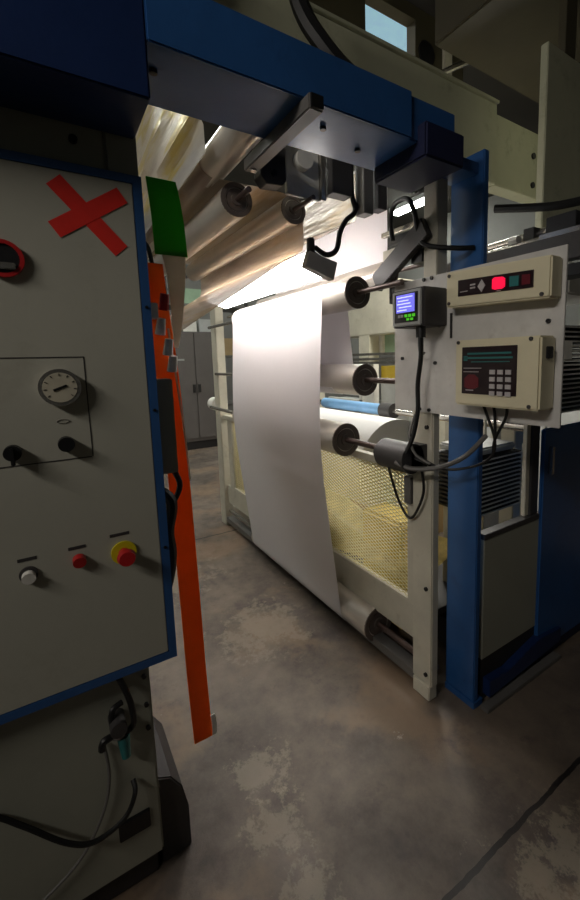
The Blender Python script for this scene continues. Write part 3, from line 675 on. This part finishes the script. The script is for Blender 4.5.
# ------------------------------------------------------------------ overhead
ob_ = thing('overhead_beam', 'wide beige beam crossing overhead behind the blue gantry', 'beam', (-1.65, 1.2, 2.48))
pbox('beam', 'beige', ob_, -1.72, -1.6, -.6, 2.24, 2.48, 2.9, bevel=.004)
pbox('end_section', 'beige', ob_, -1.71, -1.61, 2.245, 3.3, 2.48, 2.86, bevel=.004)
pbox('top_edge', 'beige', ob_, -1.72, -1.585, -.6, 2.24, 2.9, 2.915)
for y, z in ((2.62, 2.72), (2.62, 2.55)): pcyl('bolt', 'black', ob_, (-1.61, y, z), (-1.6, y, z), .018, 12)
du = tag(pbox('overhead_duct', 'duct', None, -1.9, -1.2, 2.05, 3.6, 3.3, 3.8, bevel=.01), 'dull olive overhead duct above the beige beam, upper right', 'duct')
op = thing('hanging_cover', 'dark beige hanging panel at the upper right edge', 'panel', (-1.1, 2.2, 2.1))
pbox('panel', 'beige', op, -1.3, -1.26, 2.15, 3.2, 2.14, 3.0, bevel=.004)
pbox('hanger', 'duct', op, -1.3, -1.26, 2.3, 2.4, 3.0, 5.2)
pbox('hanger', 'duct', ob_, -1.7, -1.62, -.3, -.2, 2.86, 5.2)
mb = thing('press_unit', 'dark machine head with round hole above the beige beam', 'machine', (-2.3, 2.3, 3.0))
bm = bmesh.new()
box(bm, -2.3, -2.22, 2.22, 2.7, 2.9, 3.85); box(bm, -2.3, -2.22, 1.0, 1.8, 2.9, 3.7); box(bm, -2.3, -2.22, 1.8, 2.22, 3.7, 3.9)
finish('head_plate', bm, 'duct', mb)
pcyl('round_hole', 'black', mb, (-2.222, 2.32, 3.53), (-2.21, 2.32, 3.53), .075, 24)
pbox('hanger', 'duct', mb, -2.3, -2.22, 2.3, 2.4, 3.85, 5.2)
pbox('crossmember', 'cream', mb, -2.9, -2.2, 2.48, 2.56, 3.4, 3.75)
pbox('cap', 'darkgrey', mb, -2.35, -2.1, 2.1, 2.6, 3.78, 3.86)
pcyl('pipe', 'steel', mb, (-2.1, 2.35, 3.36), (-1.95, 2.62, 3.5), .02, 14)
sk = thing('skylight', 'pale blue lit skylight panel glimpsed above the beige beam', 'skylight', (-3.85, 3.5, 5.1))
pbox('pane', 'daypanel', sk, -4.3, -3.4, 2.9, 4.2, 5.1, 5.14, bevel=0)
pbox('frame', 'darkgrey', sk, -4.35, -3.35, 2.85, 4.25, 5.14, 5.2)
cable('thick dark hose crossing in front of the beige beam at top', [(-1.3, .75, 2.9), (-1.3, .78, 2.65), (-1.25, .85, 2.5), (-1.2, .95, 2.4), (-1.1, 1.0, 2.3)], .03)

# ------------------------------------------------------------------ inside and behind the machine
pr = thing('paper_roll', 'large white paper roll inside the machine above the mesh guard', 'paper roll', (-2.6, 1.9, .82))
pcyl('roll', 'paperroll', pr, (-3.3, 1.85, .8), (-2.02, 1.85, .8), .31, 64)
pcyl('core', 'tan', pr, (-3.35, 1.85, .8), (-1.98, 1.85, .8), .045, 24)
pcyl('spindle', 'steel', pr, (-3.76, 1.85, .8), (-1.5, 1.85, .8), .02, 16)
pbox('spindle_stand', 'cream', pr, -1.56, -1.5, 1.78, 1.92, 0, .86)
bl = thing('blue_wrapped_roller', 'small roller wrapped in pale blue behind the large paper roll', 'roller', (-2.9, 2.2, 1.1))
pcyl('barrel', 'sky', bl, (-3.4, 2.2, 1.1), (-2.55, 2.2, 1.1), .045, 28)
pcyl('bearing', 'darkgrey', bl, (-2.55, 2.2, 1.1), (-2.42, 2.2, 1.1), .06, 24)
pcyl('shaft', 'steel', bl, (-2.42, 2.2, 1.1), (-1.3, 2.2, 1.1), .025, 16)
pcyl('shaft', 'steel', bl, (-3.8, 2.2, 1.1), (-3.4, 2.2, 1.1), .025, 16)
gb = tag(pbox('waste_bin', 'ylwbox', None, -1.95, -1.6, 1.5, 1.7, .0, .62, bevel=.02), 'ochre bin standing behind the mesh guard', 'bin')
gl = bmesh.new()
for i in range(1):
    box(gl, -3.3, -1.98, 1.55, 1.6, .5, .75)
gl.free()
p = [(1.42, .32), (1.47, .36), (1.52, .44), (1.6, .46), (1.7, .5)]
w = sheet('film_liner', 'gold', smoothed := [(a.x, a.y) for a in smooth_pts([(q[0], q[1], 0) for q in p], 5)], -3.5, -1.4, nx=60, wob=.09, ws=2.5)
tag(w, 'crumpled golden yellow liner lying behind the lower mesh guard', 'liner')
tag(pbox('catch_tray', 'darkgrey', None, -3.6, -1.38, 1.36, 1.95, .2, .235), 'dark catch tray inside the frame behind the mesh guard', 'tray')
tag(pbox('pallet_box', 'tan', None, -3.4, -2.4, 2.35, 2.9, 0, .6), 'tan cardboard box on the floor behind the paper roll', 'box')

fm = thing('rear_machine', 'pale grey rear machine with rails seen behind the mid roller', 'machine', (-3.8, 3.3, 0))
pbox('hood', 'cream', fm, -4.6, -3.45, 3.2, 3.9, 1.78, 2.35, bevel=.01)
pbox('column', 'cream', fm, -4.15, -3.95, 3.2, 3.35, 0, 1.78)
pbox('column', 'white', fm, -4.0, -3.78, 3.12, 3.2, .2, 1.45)
pbox('column', 'cream', fm, -3.2, -3.05, 3.5, 3.65, 0, 2.3)
pbox('board', 'pgreen', fm, -3.93, -3.2, 3.4, 3.44, 1.56, 1.78, label='pale green board')
pbox('board', 'white', fm, -4.05, -3.9, 3.36, 3.4, 1.56, 1.78, label='white board')
for z in (1.555, 1.5, 1.46): pbox('rail', 'steel', fm, -4.4, -3.0, 3.05, 3.1, z-.014, z+.014)
pbox('rail_clamp', 'midgrey', fm, -4.35, -4.2, 3.0, 3.12, 1.4, 1.6)
pbox('base', 'ltgrey', fm, -4.8, -3.1, 3.1, 3.9, 0, .25)
bm = bmesh.new()
for a in ((-4.7, -4.0, 3.1, 3.15, 1.14, 1.17), (-4.7, -4.0, 3.1, 3.15, 1.0, 1.02), (-4.03, -4.0, 3.1, 3.15, 1.0, 1.17)): box(bm, *a)
finish('shelf_frame', bm, 'white', fm)
pbox('shelf', 'ltgrey', fm, -4.7, -3.9, 3.0, 3.4, .97, 1.0)
tag(pbox('yellow_bin', 'ylwbox', None, -3.8, -3.4, 3.25, 3.5, 1.27, 1.42), 'ochre yellow bin beside the white column of the rear machine', 'bin')
tag(pbox('bin_stand', 'ltgrey', None, -3.77, -3.3, 3.22, 3.5, .251, 1.265), 'grey stand below the ochre yellow bin', 'stand')
o = bpy.data.objects['bin_stand']
bs = thing('white_reel', 'white reel lying behind the cream end frame', 'reel', (-2.4, 3.6, 1.1))
for z in (1.0, 1.12):
    pcyl('reel', 'paperroll', bs, (-3.0, 3.9, z+.08), (-1.6, 3.9, z+.08), .055, 24)
pbox('stand', 'ltgrey', bs, -3.0, -1.6, 3.85, 3.95, 0, 1.03)
o = pbox('green_post', 'pgreen', None, -2.6, -2.5, 4.2, 4.3, 0, 2.2); tag(o, 'pale green post behind the white reels', 'post')

# ------------------------------------------------------------------ locker far left
lo = thing('locker', 'tall grey double door metal locker at the far back', 'locker', (-7.6, 2.2, 0))
pbox('body', 'locker', lo, -7.95, -7.43, 1.6, 2.66, .14, 2.04, bevel=.006)
for y0, y1 in ((1.62, 2.15), (2.165, 2.64)):
    dd = pbox('door', 'locker', lo, -7.43, -7.41, y0, y1, .2, 2.02, bevel=.004)
    yy = 2.11 if y0 < 2 else 2.2
    pbox('handle', 'lockdark', dd, -7.41, -7.39, yy-.015, yy+.03, 1.0, 1.14)
pbox('base', 'lockdark', lo, -7.93, -7.45, 1.62, 2.64, 0, .14)
pbox('name_card', 'ltgrey', lo, -7.412, -7.407, 1.8, 1.98, 1.55, 1.58, bevel=0)
for i, (y0, y1, z1, m, lab) in enumerate([(1.65, 1.98, 2.3, 'pgreen', 'pale green box on top of the locker, left'), (2.02, 2.25, 2.38, 'white', 'white box on top of the locker, middle'), (2.3, 2.62, 2.26, 'ltgrey', 'low grey box on top of the locker, right')]):
    tag(pbox('storage_box', m, None, -7.8, -7.5, y0, y1, 2.041, z1), lab, 'box', 'boxes on the locker')
sh = thing('wall_rack', 'grey steel rack with shelves behind the locker', 'rack', (-8.8, 2.2, 0))
for y in (.4, 2.0, 3.6):
    for x in (-9.2, -8.5): pbox('upright', 'darkgrey', sh, x-.03, x+.03, y-.03, y+.03, 0, 3.2)
for z in (.6, 1.6, 2.6): pbox('shelf', 'midgrey', sh, -9.23, -8.47, .37, 3.63, z, z+.05)
for i, (y, z, w_, h, m) in enumerate([(.5, 2.65, .5, .35, 'tan'), (1.1, 2.65, .4, .4, 'ltgrey'), (2.2, 2.65, .6, .3, 'pgreen'), (2.95, 2.65, .4, .42, 'tan'), (2.2, 1.65, .5, .4, 'white'), (2.9, 1.65, .5, .35, 'tan')]):
    tag(pbox('carton', m, None, -9.0, -8.6, y, y+w_, z+.001, z+h), ['tan', 'grey', 'green', 'tall tan', 'white', 'low tan'][i]+' carton on the steel rack behind the locker', 'carton', 'cartons on the steel rack')

# chipped concrete flakes left as floor texture

# ------------------------------------------------------------------ lights
def area(name, loc, target, size, energy, color=(1, 1, 1), sy=None):
    l = bpy.data.lights.new(name, 'AREA'); l.energy = energy; l.size = size; l.color = color
    if sy: l.shape = 'RECTANGLE'; l.size_y = sy
    o = bpy.data.objects.new(name, l); COL.objects.link(o); o.location = loc
    o.rotation_euler = (Vector(target)-Vector(loc)).to_track_quat('-Z', 'Y').to_euler(); return o
al = area('aisle_fill', (-.1, -2.1, 3.1), (-1.1, 1.2, 1.5), 1.2, 13, (1, .93, .85), .3); al.data.spread = math.radians(110)  # added unseen area light, brightens the faces turned to the front wall
area('machine_fill', (-2.6, 3.0, 2.9), (-2.4, 2.2, .8), 1.2, 65, (1, .95, .85), .4)  # unseen area light without a fitting, brightens the machine interior
w = bpy.data.worlds.new('World'); S.world = w; w.use_nodes = True
w.node_tree.nodes['Background'].inputs[0].default_value = (.6, .65, .7, 1); w.node_tree.nodes['Background'].inputs[1].default_value = .02

# ------------------------------------------------------------------ camera
cd = bpy.data.cameras.new('Camera'); cam = bpy.data.objects.new('Camera', cd); COL.objects.link(cam); S.camera = cam
cd.sensor_fit = 'VERTICAL'; cd.sensor_height = 24; cd.lens = 24*424/900
cd.shift_x = -42/900; cd.shift_y = -36/900; cd.clip_start = .02
Yv = Vector((636, 69, -424)).normalized(); Xv = -Vector((-288, 47, -424)).normalized()
Zv = Xv.cross(Yv).normalized(); Xv = Yv.cross(Zv).normalized()
R = Matrix((Xv, Yv, Zv))
cam.matrix_world = Matrix.Translation((0, 0, 1.5)) @ R.to_4x4()
for o in bpy.data.objects:
    if '_w' in o: del o['_w']
    if o.name == 'overhead_duct': pass
S.view_settings.view_transform = 'Standard'; S.view_settings.look = 'None'; S.view_settings.gamma = 1; S.view_settings.use_curve_mapping = False
S.view_settings.exposure = 0
